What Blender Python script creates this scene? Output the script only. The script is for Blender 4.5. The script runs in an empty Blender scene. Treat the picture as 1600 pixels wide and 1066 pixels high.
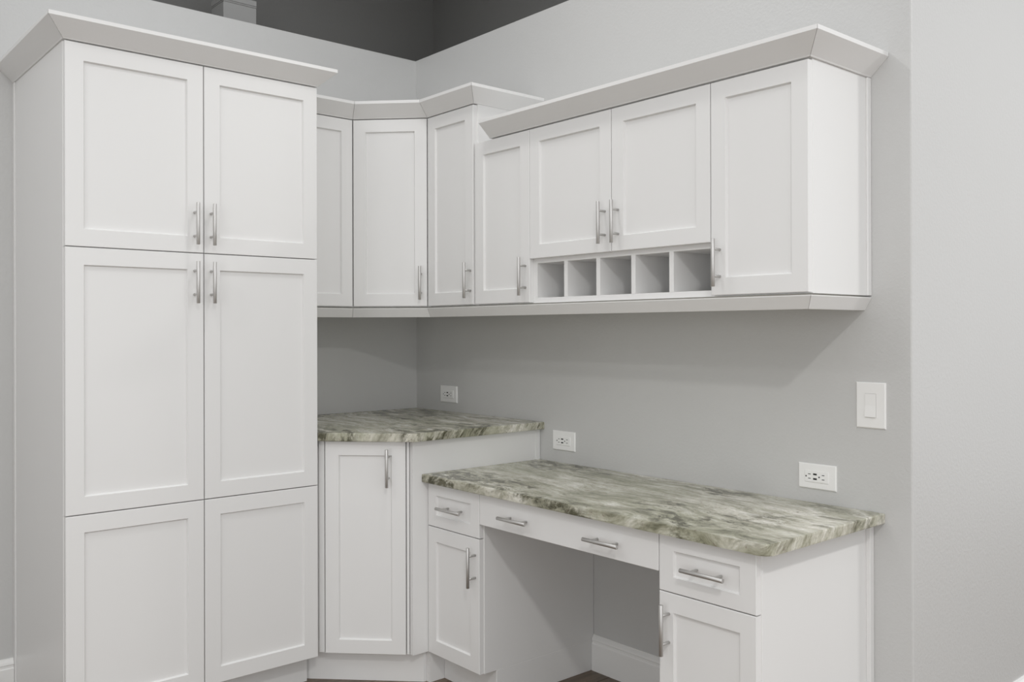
import bpy, bmesh, math, random
from mathutils import Vector, Matrix
random.seed(4)
scene = bpy.context.scene
C = scene.collection

# ------------------------------------------------------------------ camera
YAW, PITCH, ROLL, FPX = 0.7091758, 0.0012046, -0.0024847, 1411.835
cam = bpy.data.cameras.new('camera')
cam.sensor_fit = 'HORIZONTAL'; cam.sensor_width = 36.0
cam.lens = FPX * 36.0 / 1600.0
cam.shift_y = -18.6248 / 1600.0
cam.clip_start = 0.02
cam_o = bpy.data.objects.new('camera', cam); C.objects.link(cam_o)
fw = Vector((math.sin(YAW) * math.cos(PITCH), math.cos(YAW) * math.cos(PITCH), math.sin(PITCH)))
rt = Vector((math.cos(YAW), -math.sin(YAW), 0)); up = rt.cross(fw)
r2 = rt * math.cos(ROLL) + up * math.sin(ROLL); u2 = up * math.cos(ROLL) - rt * math.sin(ROLL)
M = Matrix((r2, u2, -fw)).transposed().to_4x4()
M.translation = (-2.455731, -3.558941, 1.281583)
cam_o.matrix_world = M
scene.camera = cam_o

# ------------------------------------------------------------------ light
world = bpy.data.worlds.new('daylight'); scene.world = world
world.use_nodes = True
bg = world.node_tree.nodes['Background']
bg.inputs['Color'].default_value = (0.97, 0.985, 1.0, 1)
bg.inputs['Strength'].default_value = 0.95
CEIL = 3.00           # lamp height
TOP = 3.20
def downlight_and_fill(x, y, power, r=0.11):
    l = bpy.data.lights.new('downlight_and_fill', 'AREA'); l.shape = 'DISK'; l.size = 2 * r
    l.energy = power; l.color = (1.0, 0.985, 0.965); l.spread = math.radians(175)
    o = bpy.data.objects.new('downlight_and_fill', l); C.objects.link(o); o.location = (x, y, CEIL - 0.012)
downlight_and_fill(-2.40, -4.09, 36)
downlight_and_fill(-0.85, -1.40, 4.2)
downlight_and_fill(0.90, -4.09, 23)  # unseen lamp added to brighten the side wall
downlight_and_fill(-3.10, -1.36, 7)
def fill_panel(x, y, z, w, h, power, rz):  # unseen fill panels added behind and left of the camera, standing in for daylight
    l = bpy.data.lights.new('daylight_fill', 'AREA'); l.shape = 'RECTANGLE'; l.size = w; l.size_y = h
    l.energy = power; l.color = (0.97, 0.985, 1.0)
    o = bpy.data.objects.new('daylight_fill', l); C.objects.link(o); o.location = (x, y, z); o.rotation_euler = (math.pi / 2, 0, rz)
fill_panel(-1.2, -6.9, 1.4, 2.6, 1.9, 9, 0)
fill_panel(-4.75, -4.2, 1.30, 2.8, 1.9, 40, -math.pi / 2)
scene.view_settings.view_transform = 'Standard'
scene.view_settings.look = 'None'
scene.view_settings.gamma = 1.0
scene.view_settings.use_curve_mapping = False
scene.view_settings.exposure = 0.0

# ------------------------------------------------------------------ materials
def newmat(name):
    m = bpy.data.materials.new(name); m.use_nodes = True
    return m, m.node_tree, m.node_tree.nodes['Principled BSDF']
def N(nt, t, **k):
    n = nt.nodes.new(t)
    for a, b in k.items(): setattr(n, a, b)
    return n
def paint(name, col, rough, bump=0.0, scale=40.0, dist=0.002, var=0.02, spec=0.5):
    m, nt, b = newmat(name)
    tc = N(nt, 'ShaderNodeTexCoord')
    no = N(nt, 'ShaderNodeTexNoise'); no.inputs['Scale'].default_value = 3.0; no.inputs['Detail'].default_value = 4
    nt.links.new(tc.outputs['Object'], no.inputs['Vector'])
    mx = N(nt, 'ShaderNodeMix', data_type='RGBA')
    mx.inputs['A'].default_value = (*[c * (1 - var) for c in col], 1)
    mx.inputs['B'].default_value = (*[min(1, c * (1 + var)) for c in col], 1)
    nt.links.new(no.outputs['Fac'], mx.inputs['Factor'])
    nt.links.new(mx.outputs['Result'], b.inputs['Base Color'])
    b.inputs['Roughness'].default_value = rough
    b.inputs['Specular IOR Level'].default_value = spec
    if bump:
        n2 = N(nt, 'ShaderNodeTexNoise'); n2.inputs['Scale'].default_value = scale
        n2.inputs['Detail'].default_value = 3; n2.inputs['Roughness'].default_value = 0.5
        nt.links.new(tc.outputs['Object'], n2.inputs['Vector'])
        rp = N(nt, 'ShaderNodeMapRange'); rp.inputs['From Min'].default_value = 0.42; rp.inputs['From Max'].default_value = 0.62
        nt.links.new(n2.outputs['Fac'], rp.inputs['Value'])
        bp = N(nt, 'ShaderNodeBump'); bp.inputs['Strength'].default_value = bump; bp.inputs['Distance'].default_value = dist
        nt.links.new(rp.outputs['Result'], bp.inputs['Height'])
        nt.links.new(bp.outputs['Normal'], b.inputs['Normal'])
    return m
WHITE = paint('white_cabinet_paint', (0.80, 0.795, 0.785), 0.38, var=0.006)
TRIM = paint('white_trim_paint', (0.82, 0.815, 0.80), 0.35, var=0.006)
WALL = paint('grey_wall_paint', (0.58, 0.578, 0.568), 0.42, bump=0.18, scale=95.0, dist=0.0012, var=0.015)
DARK = paint('dark_paint_and_shade', (0.185, 0.183, 0.176), 0.6, bump=0.2, scale=95.0, dist=0.0012, var=0.02)  # dark grey paint with the recess shade mixed into its colour
LIDM = paint('shade_lid_paint', (0.78, 0.775, 0.76), 0.8)
PLASTIC = paint('white_plastic', (0.86, 0.855, 0.84), 0.3, var=0.003)
BOXM = paint('pale_grey_box_paint', (0.34, 0.337, 0.33), 0.5)
BLACK = paint('black_socket', (0.012, 0.012, 0.012), 0.5)
def nickel():
    m, nt, b = newmat('brushed_nickel')
    tc = N(nt, 'ShaderNodeTexCoord'); mp = N(nt, 'ShaderNodeMapping'); mp.inputs['Scale'].default_value = (400, 400, 20)
    no = N(nt, 'ShaderNodeTexNoise'); no.inputs['Scale'].default_value = 1.0
    nt.links.new(tc.outputs['Object'], mp.inputs['Vector']); nt.links.new(mp.outputs['Vector'], no.inputs['Vector'])
    mr = N(nt, 'ShaderNodeMapRange'); mr.inputs['To Min'].default_value = 0.42; mr.inputs['To Max'].default_value = 0.55
    nt.links.new(no.outputs['Fac'], mr.inputs['Value']); nt.links.new(mr.outputs['Result'], b.inputs['Roughness'])
    b.inputs['Base Color'].default_value = (0.60, 0.59, 0.575, 1); b.inputs['Metallic'].default_value = 1.0
    return m
NICKEL = nickel()
def granite():
    m, nt, b = newmat('green_grey_granite')
    L = nt.links.new
    tc = N(nt, 'ShaderNodeTexCoord')
    # large warp so that the layers wander
    wn = N(nt, 'ShaderNodeTexNoise'); wn.inputs['Scale'].default_value = 3.2; wn.inputs['Detail'].default_value = 3
    L(tc.outputs['Object'], wn.inputs['Vector'])
    sb = N(nt, 'ShaderNodeVectorMath', operation='SUBTRACT'); sb.inputs[1].default_value = (0.5, 0.5, 0.5)
    L(wn.outputs['Color'], sb.inputs[0])
    sc = N(nt, 'ShaderNodeVectorMath', operation='SCALE'); sc.inputs['Scale'].default_value = 0.16
    L(sb.outputs['Vector'], sc.inputs[0])
    ad = N(nt, 'ShaderNodeVectorMath', operation='ADD'); L(tc.outputs['Object'], ad.inputs[0]); L(sc.outputs['Vector'], ad.inputs[1])
    rot = N(nt, 'ShaderNodeMapping'); rot.inputs['Rotation'].default_value = (0, -0.6435, 0.10)
    L(ad.outputs['Vector'], rot.inputs['Vector'])
    def layer(scale, detail, rough, loc=(0, 0, 0)):
        mp = N(nt, 'ShaderNodeMapping'); mp.inputs['Scale'].default_value = scale; mp.inputs['Location'].default_value = loc
        L(rot.outputs['Vector'], mp.inputs['Vector'])
        no = N(nt, 'ShaderNodeTexNoise'); no.inputs['Scale'].default_value = 1.0
        no.inputs['Detail'].default_value = detail; no.inputs['Roughness'].default_value = rough
        L(mp.outputs['Vector'], no.inputs['Vector'])
        return no.outputs['Fac']
    def ramp(fac, stops):
        r = N(nt, 'ShaderNodeValToRGB'); L(fac, r.inputs['Fac'])
        el = r.color_ramp.elements
        while len(el) < len(stops): el.new(0.5)
        for e, (p, c) in zip(el, stops): e.position = p; e.color = (*c, 1)
        return r.outputs['Color']
    base = ramp(layer((38, 6.5, 9), 14, 0.64), [
        (0.30, (0.22, 0.215, 0.16)), (0.42, (0.42, 0.41, 0.335)), (0.51, (0.57, 0.555, 0.48)),
        (0.59, (0.70, 0.685, 0.625)), (0.70, (0.86, 0.85, 0.825))])
    fine = ramp(layer((170, 60, 70), 4, 0.7, (4.4, 2.0, 9.0)), [(0.33, (0.66, 0.66, 0.62)), (0.56, (1.05, 1.05, 1.05))])
    dk = ramp(layer((30, 11, 10), 12, 0.74, (3.1, 1.7, 0.4)), [(0.43, (0.21, 0.205, 0.15)), (0.52, (1, 1, 1))])
    pt = ramp(layer((5.0, 2.6, 4), 2, 0.5, (7.3, 0.2, 1.1)), [(0.50, (0, 0, 0)), (0.58, (1, 1, 1))])
    br = ramp(layer((70, 45, 45), 3, 0.6, (1.3, 5.5, 2.0)), [(0.66, (0, 0, 0)), (0.74, (0.85, 0.85, 0.85))])
    big = ramp(layer((8, 1.3, 3), 4, 0.55, (2.2, 8.1, 0.3)), [(0.36, (0.66, 0.67, 0.58)), (0.58, (1.05, 1.04, 1.03))])
    mf = N(nt, 'ShaderNodeMix', data_type='RGBA', blend_type='MULTIPLY'); mf.inputs['Factor'].default_value = 0.8; L(base, mf.inputs['A']); L(fine, mf.inputs['B'])
    mu = N(nt, 'ShaderNodeMix', data_type='RGBA', blend_type='MULTIPLY'); L(pt, mu.inputs['Factor']); L(mf.outputs['Result'], mu.inputs['A']); L(dk, mu.inputs['B'])
    m2 = N(nt, 'ShaderNodeMix', data_type='RGBA', blend_type='MULTIPLY'); m2.inputs['Factor'].default_value = 1.0
    L(mu.outputs['Result'], m2.inputs['A']); L(big, m2.inputs['B'])
    m3 = N(nt, 'ShaderNodeMix', data_type='RGBA'); L(br, m3.inputs['Factor']); L(m2.outputs['Result'], m3.inputs['A'])
    m3.inputs['B'].default_value = (0.19, 0.135, 0.105, 1)
    L(m3.outputs['Result'], b.inputs['Base Color'])
    b.inputs['Roughness'].default_value = 0.24; b.inputs['Specular IOR Level'].default_value = 0.4
    return m
GRANITE = granite()
def wood():
    m, nt, b = newmat('brown_floor_wood'); L = nt.links.new
    tc = N(nt, 'ShaderNodeTexCoord'); oi = N(nt, 'ShaderNodeObjectInfo')
    mp = N(nt, 'ShaderNodeMapping'); mp.inputs['Scale'].default_value = (3, 30, 30); L(tc.outputs['Object'], mp.inputs['Vector'])
    ad = N(nt, 'ShaderNodeVectorMath', operation='ADD'); L(mp.outputs['Vector'], ad.inputs[0])
    ml = N(nt, 'ShaderNodeMath', operation='MULTIPLY'); ml.inputs[1].default_value = 50; L(oi.outputs['Random'], ml.inputs[0]); L(ml.outputs['Value'], ad.inputs[1])
    no = N(nt, 'ShaderNodeTexNoise'); no.inputs['Scale'].default_value = 1.0; no.inputs['Detail'].default_value = 6; L(ad.outputs['Vector'], no.inputs['Vector'])
    r = N(nt, 'ShaderNodeValToRGB'); L(no.outputs['Fac'], r.inputs['Fac'])
    r.color_ramp.elements[0].position = 0.3; r.color_ramp.elements[0].color = (0.092, 0.062, 0.038, 1)
    r.color_ramp.elements[1].position = 0.7; r.color_ramp.elements[1].color = (0.21, 0.153, 0.105, 1)
    hs = N(nt, 'ShaderNodeHueSaturation'); L(r.outputs['Color'], hs.inputs['Color'])
    mr = N(nt, 'ShaderNodeMapRange'); mr.inputs['To Min'].default_value = 0.75; mr.inputs['To Max'].default_value = 1.2
    L(oi.outputs['Random'], mr.inputs['Value']); L(mr.outputs['Result'], hs.inputs['Value'])
    L(hs.outputs['Color'], b.inputs['Base Color']); b.inputs['Roughness'].default_value = 0.4
    return m
WOOD = wood()

# ------------------------------------------------------------------ helpers
def add_box(bm, x0, x1, y0, y1, z0, z1, bev=0.0):
    vs = [bm.verts.new((x, y, z)) for z in (z0, z1) for x, y in ((x0, y0), (x1, y0), (x1, y1), (x0, y1))]
    fs = [bm.faces.new([vs[i] for i in q]) for q in ((3, 2, 1, 0), (4, 5, 6, 7), (0, 1, 5, 4), (1, 2, 6, 5), (2, 3, 7, 6), (3, 0, 4, 7))]
    if bev:
        es = list({e for f in fs for e in f.edges})
        bmesh.ops.bevel(bm, geom=es, offset=bev, segments=1, affect='EDGES', profile=0.5)
def add_prism(bm, pts, z0, z1, bev=0.0, seg=2):
    """vertical prism over a plan polygon (counter-clockwise)"""
    a = sum(p[0] * q[1] - q[0] * p[1] for p, q in zip(pts, pts[1:] + pts[:1]))
    if a < 0: pts = pts[::-1]
    lo = [bm.verts.new((x, y, z0)) for x, y in pts]; hi = [bm.verts.new((x, y, z1)) for x, y in pts]
    n = len(pts)
    bot = bm.faces.new(lo[::-1]); top = bm.faces.new(hi)
    for i in range(n): bm.faces.new((lo[i], lo[(i + 1) % n], hi[(i + 1) % n], hi[i]))
    if bev:
        bmesh.ops.bevel(bm, geom=list({e for f in (bot, top) for e in f.edges}), offset=bev, segments=seg, affect='EDGES', profile=0.5)
def add_cyl(bm, p, q, r, seg=16, bev=0.0):
    p, q = Vector(p), Vector(q); d = (q - p); L = d.length; d.normalize()
    a = d.orthogonal().normalized(); b = d.cross(a)
    rings = []
    prof = [(0, r - bev), (bev, r), (L - bev, r), (L, r - bev)] if bev else [(0, r), (L, r)]
    for t, rr in prof:
        rings.append([bm.verts.new(p + d * t + (a * math.cos(2 * math.pi * i / seg) + b * math.sin(2 * math.pi * i / seg)) * rr) for i in range(seg)])
    for A, B in zip(rings, rings[1:]):
        for i in range(seg):
            f = bm.faces.new((A[i], A[(i + 1) % seg], B[(i + 1) % seg], B[i])); f.smooth = True
    bm.faces.new(rings[0][::-1]); bm.faces.new(rings[-1])
def obj(name, bm, mat, parent=None):
    bmesh.ops.recalc_face_normals(bm, faces=bm.faces[:])
    me = bpy.data.meshes.new(name); bm.to_mesh(me); bm.free(); me.materials.append(mat)
    o = bpy.data.objects.new(name, me); C.objects.link(o)
    if parent: o.parent = parent
    return o
def box(name, x0, x1, y0, y1, z0, z1, mat, parent=None, bev=0.001):
    bm = bmesh.new(); add_box(bm, min(x0, x1), max(x0, x1), min(y0, y1), max(y0, y1), z0, z1, bev)
    return obj(name, bm, mat, parent)
def thing(name, label, cat, loc=(0, 0, 0), rz=0.0, group=None):
    o = bpy.data.objects.new(name, None); C.objects.link(o); o.empty_display_size = 0.05
    o.location = loc; o.rotation_euler = (0, 0, rz)
    return tag(o, label, cat, group)
def tag(o, label, cat, group=None):
    o['label'] = label; o['category'] = cat
    if group: o['group'] = group
    return o
def struct(o): o['kind'] = 'structure'; return o

# Cabinets are built in a frame of their own: X to the right along the front,
# Y into the cabinet (door front at Y = 0), Z up.
DT = 0.020            # door thickness
def shaker(name, x0, x1, z0, z1, parent, fx=0.05, fz=0.05, t=DT):
    bm = bmesh.new()
    b, ch, dp = 0.0014, 0.0035, 0.008
    def ring(i, j, y): return [bm.verts.new(v) for v in ((x0 + i, y, z0 + j), (x1 - i, y, z0 + j), (x1 - i, y, z1 - j), (x0 + i, y, z1 - j))]
    R = [ring(0, 0, t), ring(0, 0, b), ring(b, b, 0), ring(fx, fz, 0), ring(fx + ch, fz + ch, dp), ring(fx + ch, fz + ch, t)]
    for A, B in zip(R, R[1:] + R[:1]):
        for i in range(4): bm.faces.new((A[i], A[(i + 1) % 4], B[(i + 1) % 4], B[i]))
    d = obj(name, bm, WHITE, parent)
    box('panel', x0 + fx - 0.004, x1 - fx + 0.004, dp, dp + 0.006, z0 + fz - 0.004, z1 - fz + 0.004, WHITE, d, 0)
    return d
def slab(name, x0, x1, z0, z1, parent): return box(name, x0, x1, 0, DT, z0, z1, WHITE, parent, 0.0014)
HP = 0.033            # bar centre in front of the door
def pull(parent, x, z, vertical=True, length=0.1365):
    bm = bmesh.new(); h = length / 2; s = 0.0385
    a = Vector((0, 0, 1)) if vertical else Vector((1, 0, 0)); c = Vector((x, -HP, z))
    add_cyl(bm, c - a * h, c + a * h, 0.0059, 20, 0.0007)
    for k in (-1, 1):
        p = c + a * (s * k)
        add_cyl(bm, (p.x, 0.001, p.z), (p.x, -HP, p.z), 0.0042, 14)
    o = obj('handle', bm, NICKEL, parent); o['label'] = 'brushed nickel bar handle'
    return o
def sweep(name, path, prof, mat, label, cat, piece):
    """moulding along a plan path; profile = (outward, z); outward is to the right of travel.
    Every straight run is a piece of its own, mitred at the corners."""
    root = thing(name, label, cat, (path[0][0], path[0][1], min(z for _, z in prof)))
    P = [Vector(p) for p in path]; n = len(P)
    nr = []
    for i in range(n - 1):
        d = (P[i + 1] - P[i]).normalized(); nr.append(Vector((d.y, -d.x)))
    off = []
    for i in range(n):
        if i == 0: off.append(nr[0])
        elif i == n - 1: off.append(nr[-1])
        else:
            m = (nr[i - 1] + nr[i]).normalized(); off.append(m / m.dot(nr[i]))
    for i in range(n - 1):
        bm = bmesh.new(); d = (P[i + 1] - P[i]).normalized(); g = 0.0007
        A = [bm.verts.new(((P[i] + off[i] * o + d * (g if i else 0)).x, (P[i] + off[i] * o + d * (g if i else 0)).y, z)) for o, z in prof]
        B = [bm.verts.new(((P[i + 1] + off[i + 1] * o - d * (g if i < n - 2 else 0)).x, (P[i + 1] + off[i + 1] * o - d * (g if i < n - 2 else 0)).y, z)) for o, z in prof]
        k = len(prof)
        for j in range(k): bm.faces.new((A[j], A[(j + 1) % k], B[(j + 1) % k], B[j]))
        bm.faces.new(A[::-1]); bm.faces.new(B)
        o = obj(piece, bm, mat, root)
        o.matrix_parent_inverse = Matrix.Translation(root.location).inverted()
    return root

# ------------------------------------------------------------------ the setting
ZW = 2.5637           # height of the ledge on top of the two kitchen walls
YE = -2.389           # outside corner of the right wall
NX, NY = 0.50, 0.5545 # depth of the ledge behind the two walls
bm = bmesh.new(); add_box(bm, -4.92, NX + 0.1, 0.0, NY + 0.1, -0.02, ZW, 0.003); struct(obj('wall_back', bm, WALL))
bm = bmesh.new(); add_box(bm, 0.0, NX + 0.1, YE + 0.12, 0.0, -0.02, ZW); struct(obj('wall_right', bm, WALL))
bm = bmesh.new(); add_prism(bm, [(0.005, YE), (4.5, YE), (4.5, YE + 0.12), (0.0, YE + 0.12), (0.0, YE + 0.005), (0.0015, YE + 0.0015)], -0.02, TOP)
struct(obj('wall_side', bm, WALL))
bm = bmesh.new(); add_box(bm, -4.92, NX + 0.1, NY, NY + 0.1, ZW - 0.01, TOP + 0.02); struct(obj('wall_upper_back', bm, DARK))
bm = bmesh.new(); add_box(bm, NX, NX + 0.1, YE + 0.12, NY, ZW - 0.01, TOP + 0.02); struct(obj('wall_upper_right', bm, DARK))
bm = bmesh.new()
add_box(bm, -4.92, NX + 0.1, 0.0, NY + 0.1, TOP, TOP + 0.1)
add_box(bm, 0.0, NX + 0.1, YE + 0.12, 0.0, TOP, TOP + 0.1)
struct(obj('ledge_shade_lid', bm, LIDM))  # unseen lid added over the ledges alone, keeps the upper walls dark
bm = bmesh.new(); add_box(bm, -4.92, -4.8, -5.9, NY + 0.1, -0.02, TOP); struct(obj('light_block_left', bm, WALL))  # unseen wall added to block light coming from the left
bm = bmesh.new(); add_box(bm, -6.0, 4.5, -7.0, 0.05, -0.12, -0.012); floor = struct(obj('floor', bm, WOOD))
pl = bmesh.new(); add_box(pl, 0, 1.497, 0, 0.178, -0.012, 0, 0.0012)
pm = bpy.data.meshes.new('plank'); pl.to_mesh(pm); pl.free(); pm.materials.append(WOOD)
for i in range(31):
    y = 0.0 - 0.18 * (i + 1); sh = random.random() * 1.5
    for j in range(4):
        x = -5.0 + sh + 1.5 * j
        if x + 1.5 > 2.5 or (y > YE - 0.2 and x > -0.05): continue
        o = bpy.data.objects.new('plank', pm); C.objects.link(o); o.location = (x, y, 0); o.parent = floor
def baseboard(name, p, q):
    prof = [(0, 0), (0.014, 0), (0.014, 0.100), (0.0105, 0.104), (0.0105, 0.112), (0.013, 0.115), (0.011, 0.122), (0.006, 0.129), (0.004, 0.1342), (0, 0.1342)]
    P, Q = Vector(p), Vector(q); d = (Q - P).normalized(); n = Vector((d.y, -d.x)); bm = bmesh.new()
    A = [bm.verts.new((P.x + n.x * o, P.y + n.y * o, z)) for o, z in prof]; B = [bm.verts.new((Q.x + n.x * o, Q.y + n.y * o, z)) for o, z in prof]
    k = len(prof)
    for j in range(k): bm.faces.new((A[j], A[(j + 1) % k], B[(j + 1) % k], B[j]))
    bm.faces.new(A[::-1]); bm.faces.new(B)
    struct(obj(name, bm, TRIM))
baseboard('baseboard_back', (-4.8, 0.0), (-1.7185, 0.0))
baseboard('baseboard_right', (0.0, -1.169), (0.0, -1.949))
baseboard('baseboard_side', (0.0, YE), (4.5, YE))

# ------------------------------------------------------------------ pantry (faces -y)
HALF = math.pi / 2
ZP = 2.1555
t = thing('pantry_cabinet', 'tall white six-door pantry cabinet standing on the floor', 'cabinet', (-1.713, -0.6437, 0))
W = 1.713 - 0.8718
bm = bmesh.new(); add_box(bm, 0, W, DT, 0.6427, 0.108, ZP + 0.0008, 0.0004); obj('body', bm, WHITE, t)
box('toe_kick', 0.0, W - 0.002, 0.085, 0.6425, 0.0, 0.1085, WHITE, t, 0.0004)
box('scribe_strip', -0.0047, 0.0, 0.618, 0.6427, 0.0, ZP, WHITE, t)
rows = ((0.112, 0.7252), (0.7282, 1.5352), (1.5382, 2.1525))
for r, (z0, z1) in enumerate(rows):
    dl = shaker('door', 0.0015, 0.4230, z0, z1, t, 0.0525, 0.0525)
    dr = shaker('door', 0.4262, W - 0.0025, z0, z1, t, 0.0525, 0.0525)
    if r:
        zc = 1.4397 if r == 1 else 1.6303
        pull(dl, 0.3925, zc); pull(dr, 0.4477, zc)

# ------------------------------------------------------------------ wall cabinets
ZB = 1.3776; ZT = 2.148; ZR = 1.9977
XA, YA = -0.5355, -0.3196; XB, YB = -0.3193, -0.5419
# beside the pantry, facing -y
t = thing('wall_cabinet', 'tall white wall cabinet half hidden behind the pantry', 'cabinet', (-0.8715, YA, ZB))
w = 0.8715 + XA
bm = bmesh.new(); add_box(bm, 0.001, w + 0.006, DT, -YA - 0.001, 0, ZT - ZB + 0.0008, 0.001); obj('body', bm, WHITE, t)
shaker('door', 0.012, w - 0.0015, 0.003, ZT - ZB - 0.003, t)
# diagonal corner cabinet
ang = math.atan2(YB - YA, XB - XA); LD = math.hypot(XB - XA, YB - YA)
t = thing('corner_wall_cabinet', 'white wall cabinet with one diagonal door in the corner', 'cabinet', (XA, YA, ZB), ang)
ca, sa = math.cos(ang), math.sin(ang)
def loc(x, y): return ((x - XA) * ca + (y - YA) * sa, -(x - XA) * sa + (y - YA) * ca)
bm = bmesh.new()
add_prism(bm, [loc(*p) for p in ((-0.001, -0.001), (XA + 0.008, -0.001), (XA + 0.008, YA + 0.024), (XB + 0.024, YB + 0.008), (-0.001, YB + 0.008))], 0, ZT - ZB + 0.0008)
obj('body', bm, WHITE, t)
d = shaker('door', 0.002, LD - 0.002, 0.003, ZT - ZB - 0.003, t, 0.0505)
pull(d, 0.2836, 1.474 - ZB)
# along the right wall, facing -x: local X runs along -y
def rightcab(name, label, y0, y1, z0, z1, ox=-0.3185):
    return thing(name, label, 'cabinet', (ox, -y0, z0), -HALF)
def body(t, w, dep, h, z0=0.0):
    bm = bmesh.new(); add_box(bm, 0, w, DT, dep, z0, h, 0.001); return obj('body', bm, WHITE, t)
t = rightcab('wall_cabinet', 'tall narrow white wall cabinet next to the diagonal corner cabinet', YB * -1, 0.848, ZB, ZT, XB)
bm = bmesh.new(); add_box(bm, -0.005, 0.848 + YB, DT, 0.3183, 0, ZT - ZB + 0.0008, 0.001); obj('body', bm, WHITE, t)
d = shaker('door', 0.002, 0.8422 + YB, 0.003, ZT - ZB - 0.003, t)
pull(d, 0.827 + YB, 1.4723 - ZB)
# lower run: single door
t = rightcab('wall_cabinet', 'single-door white wall cabinet left of the open wine cubbies', 0.8485, 1.164, ZB, ZR)
body(t, 1.1640 - 0.8485, 0.3175, ZR - ZB + 0.0008)
d = shaker('door', 0.004, 1.1640 - 0.8485, 0.003, ZR - ZB - 0.004, t)
pull(d, 1.1435 - 0.8485, 1.4727 - ZB)
# double door over cubbies
Y0, Y1 = 1.1643, 1.9505
t = rightcab('wine_cubby_cabinet', 'white double-door wall cabinet with open wine cubbies below', Y0, Y1, ZB, ZR)
w = Y1 - Y0; H = ZR - ZB
zo0, zo1 = 1.3962 - ZB, 1.5185 - ZB      # cubby opening
yo0, yo1 = 1.1850 - Y0, 1.9385 - Y0
bm = bmesh.new()
add_box(bm, 0, w, DT, 0.3175, zo1, H + 0.0008, 0.0008)         # closed upper box
add_box(bm, 0, w, DT, 0.3175, 0, zo0, 0.0008)                # bottom
add_box(bm, 0, yo0, DT, 0.3175, zo0 - 0.001, zo1 + 0.001)
add_box(bm, yo1, w, DT, 0.3175, zo0 - 0.001, zo1 + 0.001)
add_box(bm, yo0 - 0.001, yo1 + 0.001, 0.300, 0.3175, zo0 - 0.001, zo1 + 0.001)
obj('body', bm, WHITE, t)
for c in (1.3290, 1.4820, 1.6362, 1.7900):
    box('divider', c - Y0 - 0.0085, c - Y0 + 0.0085, DT - 0.0005, 0.301, zo0 - 0.0005, zo1 + 0.0005, WHITE, t, 0.0008)
zd = 1.5345 - ZB
dl = shaker('door', 0.0015, 1.5585 - Y0, zd, H - 0.004, t, 0.05, 0.048)
dr = shaker('door', 1.5615 - Y0, w - 0.0015, zd, H - 0.004, t, 0.05, 0.048)
pull(dl, 1.5325 - Y0, 1.6280 - ZB); pull(dr, 1.5905 - Y0, 1.6272 - ZB)
# right end
t = rightcab('wall_cabinet', 'white end wall cabinet with a handle beside the last wine cubby', 1.9508, 2.268, ZB, ZR)
body(t, 2.2665 - 1.9508, 0.3175, H + 0.0008)
d = shaker('door', 0.0015, 2.2652 - 1.9508, 0.003, H - 0.004, t)
pull(d, 1.9832 - 1.9508, 1.4725 - ZB)
box('scribe_strip', 2.2665 - 1.9508, 2.2727 - 1.9508, 0.298, 0.3175, 0, H, WHITE, t)

# mouldings
CO, CU = 0.0528, 0.0616
def crownprof(z): return [(-0.020, z + 0.001), (0.001, z + 0.001), (0.003, z + 0.004), (CO - 0.001, z + CU - 0.0125), (CO, z + CU - 0.0115), (CO, z + CU), (-0.020, z + CU)]
def crown(path, z, label): return sweep('crown_moulding', path, crownprof(z), WHITE, label, 'moulding', 'crown_piece')
crown([(-1.7165, -0.001), (-1.7165, -0.6437), (-0.8718, -0.6437), (-0.8718, -0.375)], ZP, 'white crown moulding around the top of the tall pantry')
crown([(-0.8712, YA), (XA, YA), (XB, YB), (XB, -0.848), (-0.001, -0.848)], ZT, 'white angled crown moulding over the diagonal corner cabinets')
crown([(-0.3185, -0.943), (-0.3185, -2.2715), (-0.001, -2.2715)], ZR, 'white crown moulding over the lower run with wine cubbies')
railprof = [(0.0, 1.3725), (-0.003, 1.3732), (-0.022, 1.3732), (-0.034, 1.336), (-0.020, 1.336), (0.0, 1.3705)]
sweep('light_rail', [(-0.8712, YA), (XA, YA), (XB, YB), (-0.3185, -2.2722), (-0.001, -2.2722)], railprof, WHITE,
      'slanted white light rail along the bottoms of the wall cabinets', 'moulding', 'rail_piece')

# ------------------------------------------------------------------ corner base cabinet
ZC, TC = 0.914, 0.0298
t = thing('corner_base_cabinet', 'white diagonal base cabinet with one tall door under the corner countertop', 'cabinet', (-0.841, -0.6344, 0))
def l45(x, y): return (x + 0.841, y + 0.6344)
hb = ZC - TC
bm = bmesh.new()
add_prism(bm, [l45(*p) for p in ((-0.002, -0.001), (-0.8708, -0.001), (-0.8708, -0.5752), (-0.6, -0.846), (-0.002, -0.846))], 0.112, hb)
obj('body', bm, WHITE, t)
bm = bmesh.new(); add_prism(bm, [l45(*p) for p in ((-0.8708, -0.40), (-0.8708, -0.529), (-0.5545, -0.8455), (-0.40, -0.8455))], 0.0, 0.113)
obj('toe_kick', bm, WHITE, t)
d = shaker('door', 0.001, 0.2955, 0.1145, hb - 0.003, t, 0.0500, 0.050)
pull(d, 0.2340, 0.7883); d.rotation_euler.z = -math.pi / 4
bm = bmesh.new()     # side panel towards the desk, with its toe notch
add_prism(bm, [l45(*p) for p in ((-0.002, -0.8655), (-0.6155, -0.8655), (-0.6155, -0.8475), (-0.002, -0.8475))], 0.1135, hb - 0.0005, 0.001, 1)
add_prism(bm, [l45(*p) for p in ((-0.002, -0.8655), (-0.543, -0.8655), (-0.543, -0.8475), (-0.002, -0.8475))], 0.0, 0.114)
obj('side_panel', bm, WHITE, t)
bm = bmesh.new(); add_prism(bm, [l45(*p) for p in ((-0.002, -0.8705), (-0.022, -0.8705), (-0.022, -0.865), (-0.002, -0.865))], 0.7625, hb - 0.001)
obj('scribe_strip', bm, WHITE, t)
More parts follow.
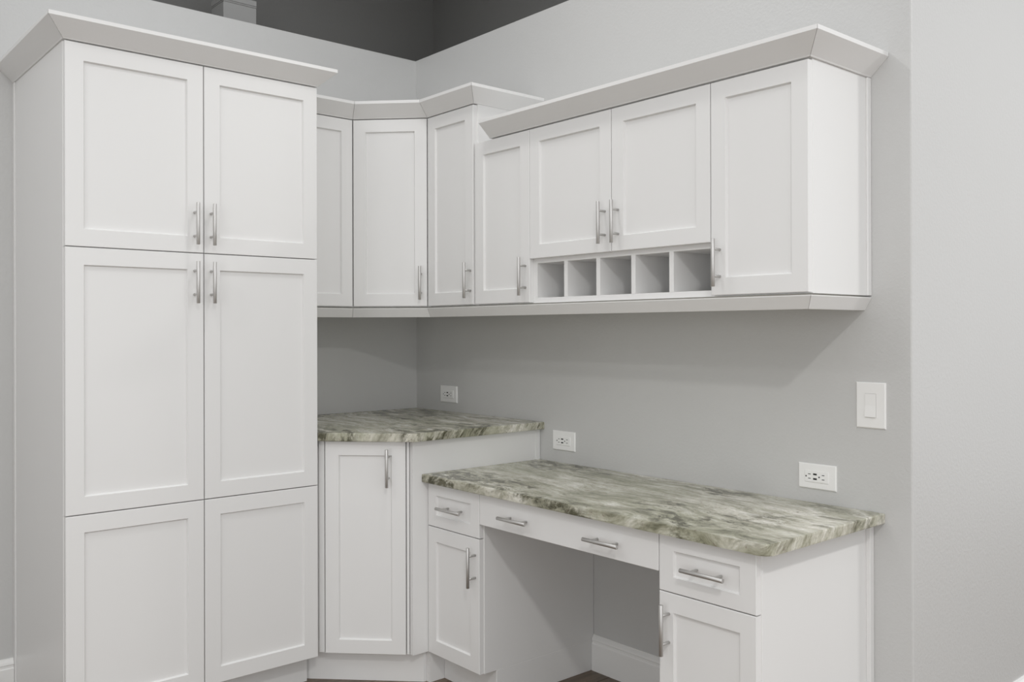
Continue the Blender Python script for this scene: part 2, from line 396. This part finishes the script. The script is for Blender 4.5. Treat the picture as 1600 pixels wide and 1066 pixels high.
bm = bmesh.new(); add_box(bm, -0.024, -0.003, 0.006, 0.03, 0.1145, hb - 0.001, 0.0008); obj('filler_strip', bm, WHITE, t).rotation_euler.z = -math.pi / 4
bm = bmesh.new(); add_box(bm, 0.2985, 0.308, 0.007, 0.03, 0.1145, hb - 0.001, 0.0008); obj('filler_strip', bm, WHITE, t).rotation_euler.z = -math.pi / 4

def rounded(pts, r):
    """plan polygon with a radius at each corner that asks for one"""
    out = []; n = len(pts)
    for i, (p, rr) in enumerate(zip(pts, r)):
        if not rr: out.append(p); continue
        P = Vector(p); a = (Vector(pts[i - 1]) - P).normalized(); b = (Vector(pts[(i + 1) % n]) - P).normalized()
        th = a.angle(b); dd = rr / math.tan(th / 2); c = P + (a + b).normalized() * (rr / math.sin(th / 2))
        s0 = P + a * dd - c; s1 = P + b * dd - c
        for k in range(7):
            v = s0.lerp(s1, k / 6).normalized() * rr + c; out.append((v.x, v.y))
    return out
def counter(name, pts, r, z, label):
    bm = bmesh.new(); add_prism(bm, rounded(pts, r), z - TC, z, 0.0035, 2)
    return tag(obj(name, bm, GRANITE), label, 'countertop')
counter('corner_countertop', [(-0.0005, -0.0005), (-0.8713, -0.0005), (-0.8713, -0.6400), (-0.6265, -0.8958), (-0.0005, -0.8958)], [0, 0, 0, 0.03, 0], ZC,
        'green-grey streaked granite countertop, the higher one in the corner')
ZD = 0.7625
counter('desk_countertop', [(-0.0005, -0.8662), (-0.5766, -0.8662), (-0.5766, -2.3096), (-0.0005, -2.3096)], [0, 0, 0.022, 0], ZD,
        'long green-grey granite desk top, the lower one with a rounded front corner')

# ------------------------------------------------------------------ desk
hd = ZD - TC
DX = -0.5504
def deskcab(label, y0, bl, br, dl, dr, hx, dh, side):
    t = thing('desk_cabinet', label, 'cabinet', (DX, -y0, 0), -HALF)
    bm = bmesh.new(); add_box(bm, bl - y0, br - y0, DT, -DX - 0.001, 0.113, hd - 0.0005, 0.001); obj('body', bm, WHITE, t)
    box('toe_kick', bl - y0, br - y0, 0.0735, -DX - 0.001, 0, 0.1135, WHITE, t)
    dw = shaker('drawer_front', dl - y0, dr - y0, 0.5755, hd - 0.004, t, 0.048, 0.041)
    pull(dw, dh - y0, 0.6515, False)
    d = shaker('door', dl - y0, dr - y0, 0.1145, 0.5725, t, 0.048, 0.051)
    pull(d, hx - y0, 0.4778)
    return t
deskcab('white desk cabinet with one drawer and door beside the corner cabinet', 0.8665, 0.8665, 1.1675, 0.8685, 1.1650, 1.1442, 1.028, 0)
t = deskcab('white desk cabinet with one drawer and door at the free end of the desk', 1.9495, 1.9495, 2.2640, 1.9515, 2.2600, 1.9850, 2.1165, 1)
box('scribe_strip', 2.2640 - 1.9495, 2.2775 - 1.9495, 0.528, 0.5494, 0, hd - 0.001, WHITE, t)
t = thing('drawer_unit', 'wide flat white drawer with two handles over the knee space', 'drawer', (DX, -1.1680, 0.624), -HALF)
w = 1.9492 - 1.1680
box('drawer_box', 0.0005, w, DT, 0.42, 0.012, hd - 0.624 - 0.001, WHITE, t)
d = slab('drawer_front', -0.0008, w - 0.0008, 0, hd - 0.624 - 0.004, t)
pull(d, 1.3680 - 1.1680, 0.6713 - 0.624, False); pull(d, 1.7580 - 1.1680, 0.6713 - 0.624, False)

# ------------------------------------------------------------------ wall plates on the right wall
def plate(bm, w, h, th=0.0055):
    b = 0.003
    lo = [bm.verts.new((x, 0, z)) for x, z in ((-w / 2, -h / 2), (w / 2, -h / 2), (w / 2, h / 2), (-w / 2, h / 2))]
    m = [bm.verts.new((v.co.x, -th * 0.55, v.co.z)) for v in lo]
    hi = [bm.verts.new((math.copysign(abs(v.co.x) - b, v.co.x), -th, math.copysign(abs(v.co.z) - b, v.co.z))) for v in lo]
    for A, B in ((lo, m), (m, hi)):
        for i in range(4): bm.faces.new((A[i], A[(i + 1) % 4], B[(i + 1) % 4], B[i]))
    bm.faces.new(hi); bm.faces.new(lo[::-1])
def outlet(y, z, label):
    t = thing('wall_outlet', label, 'outlet', (0, y, z), -HALF)
    bm = bmesh.new(); plate(bm, 0.1245, 0.0755); obj('cover_plate', bm, PLASTIC, t)
    f = box('socket_face', -0.0385, 0.0385, -0.0078, -0.004, -0.0172, 0.0172, PLASTIC, t, 0.0008)
    for u, v in ((-0.005, 0.0068), (-0.005, -0.0072)):
        box('usb_port', u - 0.006, u + 0.006, -0.0081, -0.006, v - 0.0025, v + 0.0025, BLACK, f, 0)
    for u in (-0.0235, 0.0218):
        for v in (0.0062, -0.0066):
            box('socket_slot', u - 0.0042, u + 0.0042, -0.0081, -0.006, v - 0.001, v + 0.001, BLACK, f, 0)
    for u in (-0.0345, 0.0088):
        bm = bmesh.new(); add_cyl(bm, (u, -0.006, -0.0006), (u, -0.0081, -0.0006), 0.0024, 12); obj('ground_hole', bm, BLACK, f)
    for u in (-0.0485, 0.0485):
        bm = bmesh.new(); add_cyl(bm, (u, -0.004, 0), (u, -0.0060, 0), 0.0028, 12); obj('screw', bm, PLASTIC, t)
outlet(-0.2592, 0.9922, 'white power outlet with black ports on the wall above the corner countertop')
outlet(-1.0107, 0.8483, 'white power outlet with black ports beside the end of the corner countertop')
outlet(-2.1013, 0.8408, 'white power outlet with black ports below the light switch')
t = thing('light_switch', 'white rocker light switch on an upright wall plate', 'switch', (0, -2.2706, 1.0647), -HALF)
bm = bmesh.new(); plate(bm, 0.0885, 0.131); obj('cover_plate', bm, PLASTIC, t)
box('rocker_surround', -0.0170, 0.0170, -0.0060, -0.004, -0.0338, 0.0338, paint('rocker_gap', (0.45, 0.44, 0.42), 0.5), t, 0)
bm = bmesh.new()
vs = [bm.verts.new(v) for v in ((-0.0162, -0.004, -0.033), (0.0162, -0.004, -0.033), (0.0162, -0.004, 0.033), (-0.0162, -0.004, 0.033),
                                (-0.0162, -0.0105, -0.033), (0.0162, -0.0105, -0.033), (0.0162, -0.0070, 0.0), (-0.0162, -0.0070, 0.0), (0.0162, -0.0072, 0.033), (-0.0162, -0.0072, 0.033))]
for q in ((0, 1, 2, 3), (4, 5, 6, 7), (7, 6, 8, 9), (0, 1, 5, 4), (3, 2, 8, 9), (1, 2, 8, 6, 5), (0, 3, 9, 7, 4)): bm.faces.new([vs[i] for i in q])
obj('rocker', bm, PLASTIC, t)
for v in (-0.0485, 0.0485):
    bm = bmesh.new(); add_cyl(bm, (0, -0.004, v), (0, -0.0060, v), 0.0028, 12); obj('screw', bm, PLASTIC, t)

# ------------------------------------------------------------------ box on the high ledge
t = thing('ledge_box', 'pale grey box with grooves near its top on the high ledge', 'box', (-0.842, 0.25, ZW))
bw, bt = 0.152, 0.192
bm = bmesh.new(); add_box(bm, 0, bw, 0, 0.13, 0, 0.158, 0.001); obj('box_body', bm, BOXM, t)
for z0, z1 in ((0.1605, 0.1655), (0.168, bt)):
    box('lid_band', -0.001, bw + 0.001, -0.001, 0.131, z0, z1, BOXM, t, 0.001)
box('lid_core', 0.002, bw - 0.002, 0.002, 0.128, 0.157, bt - 0.002, BOXM, t, 0)
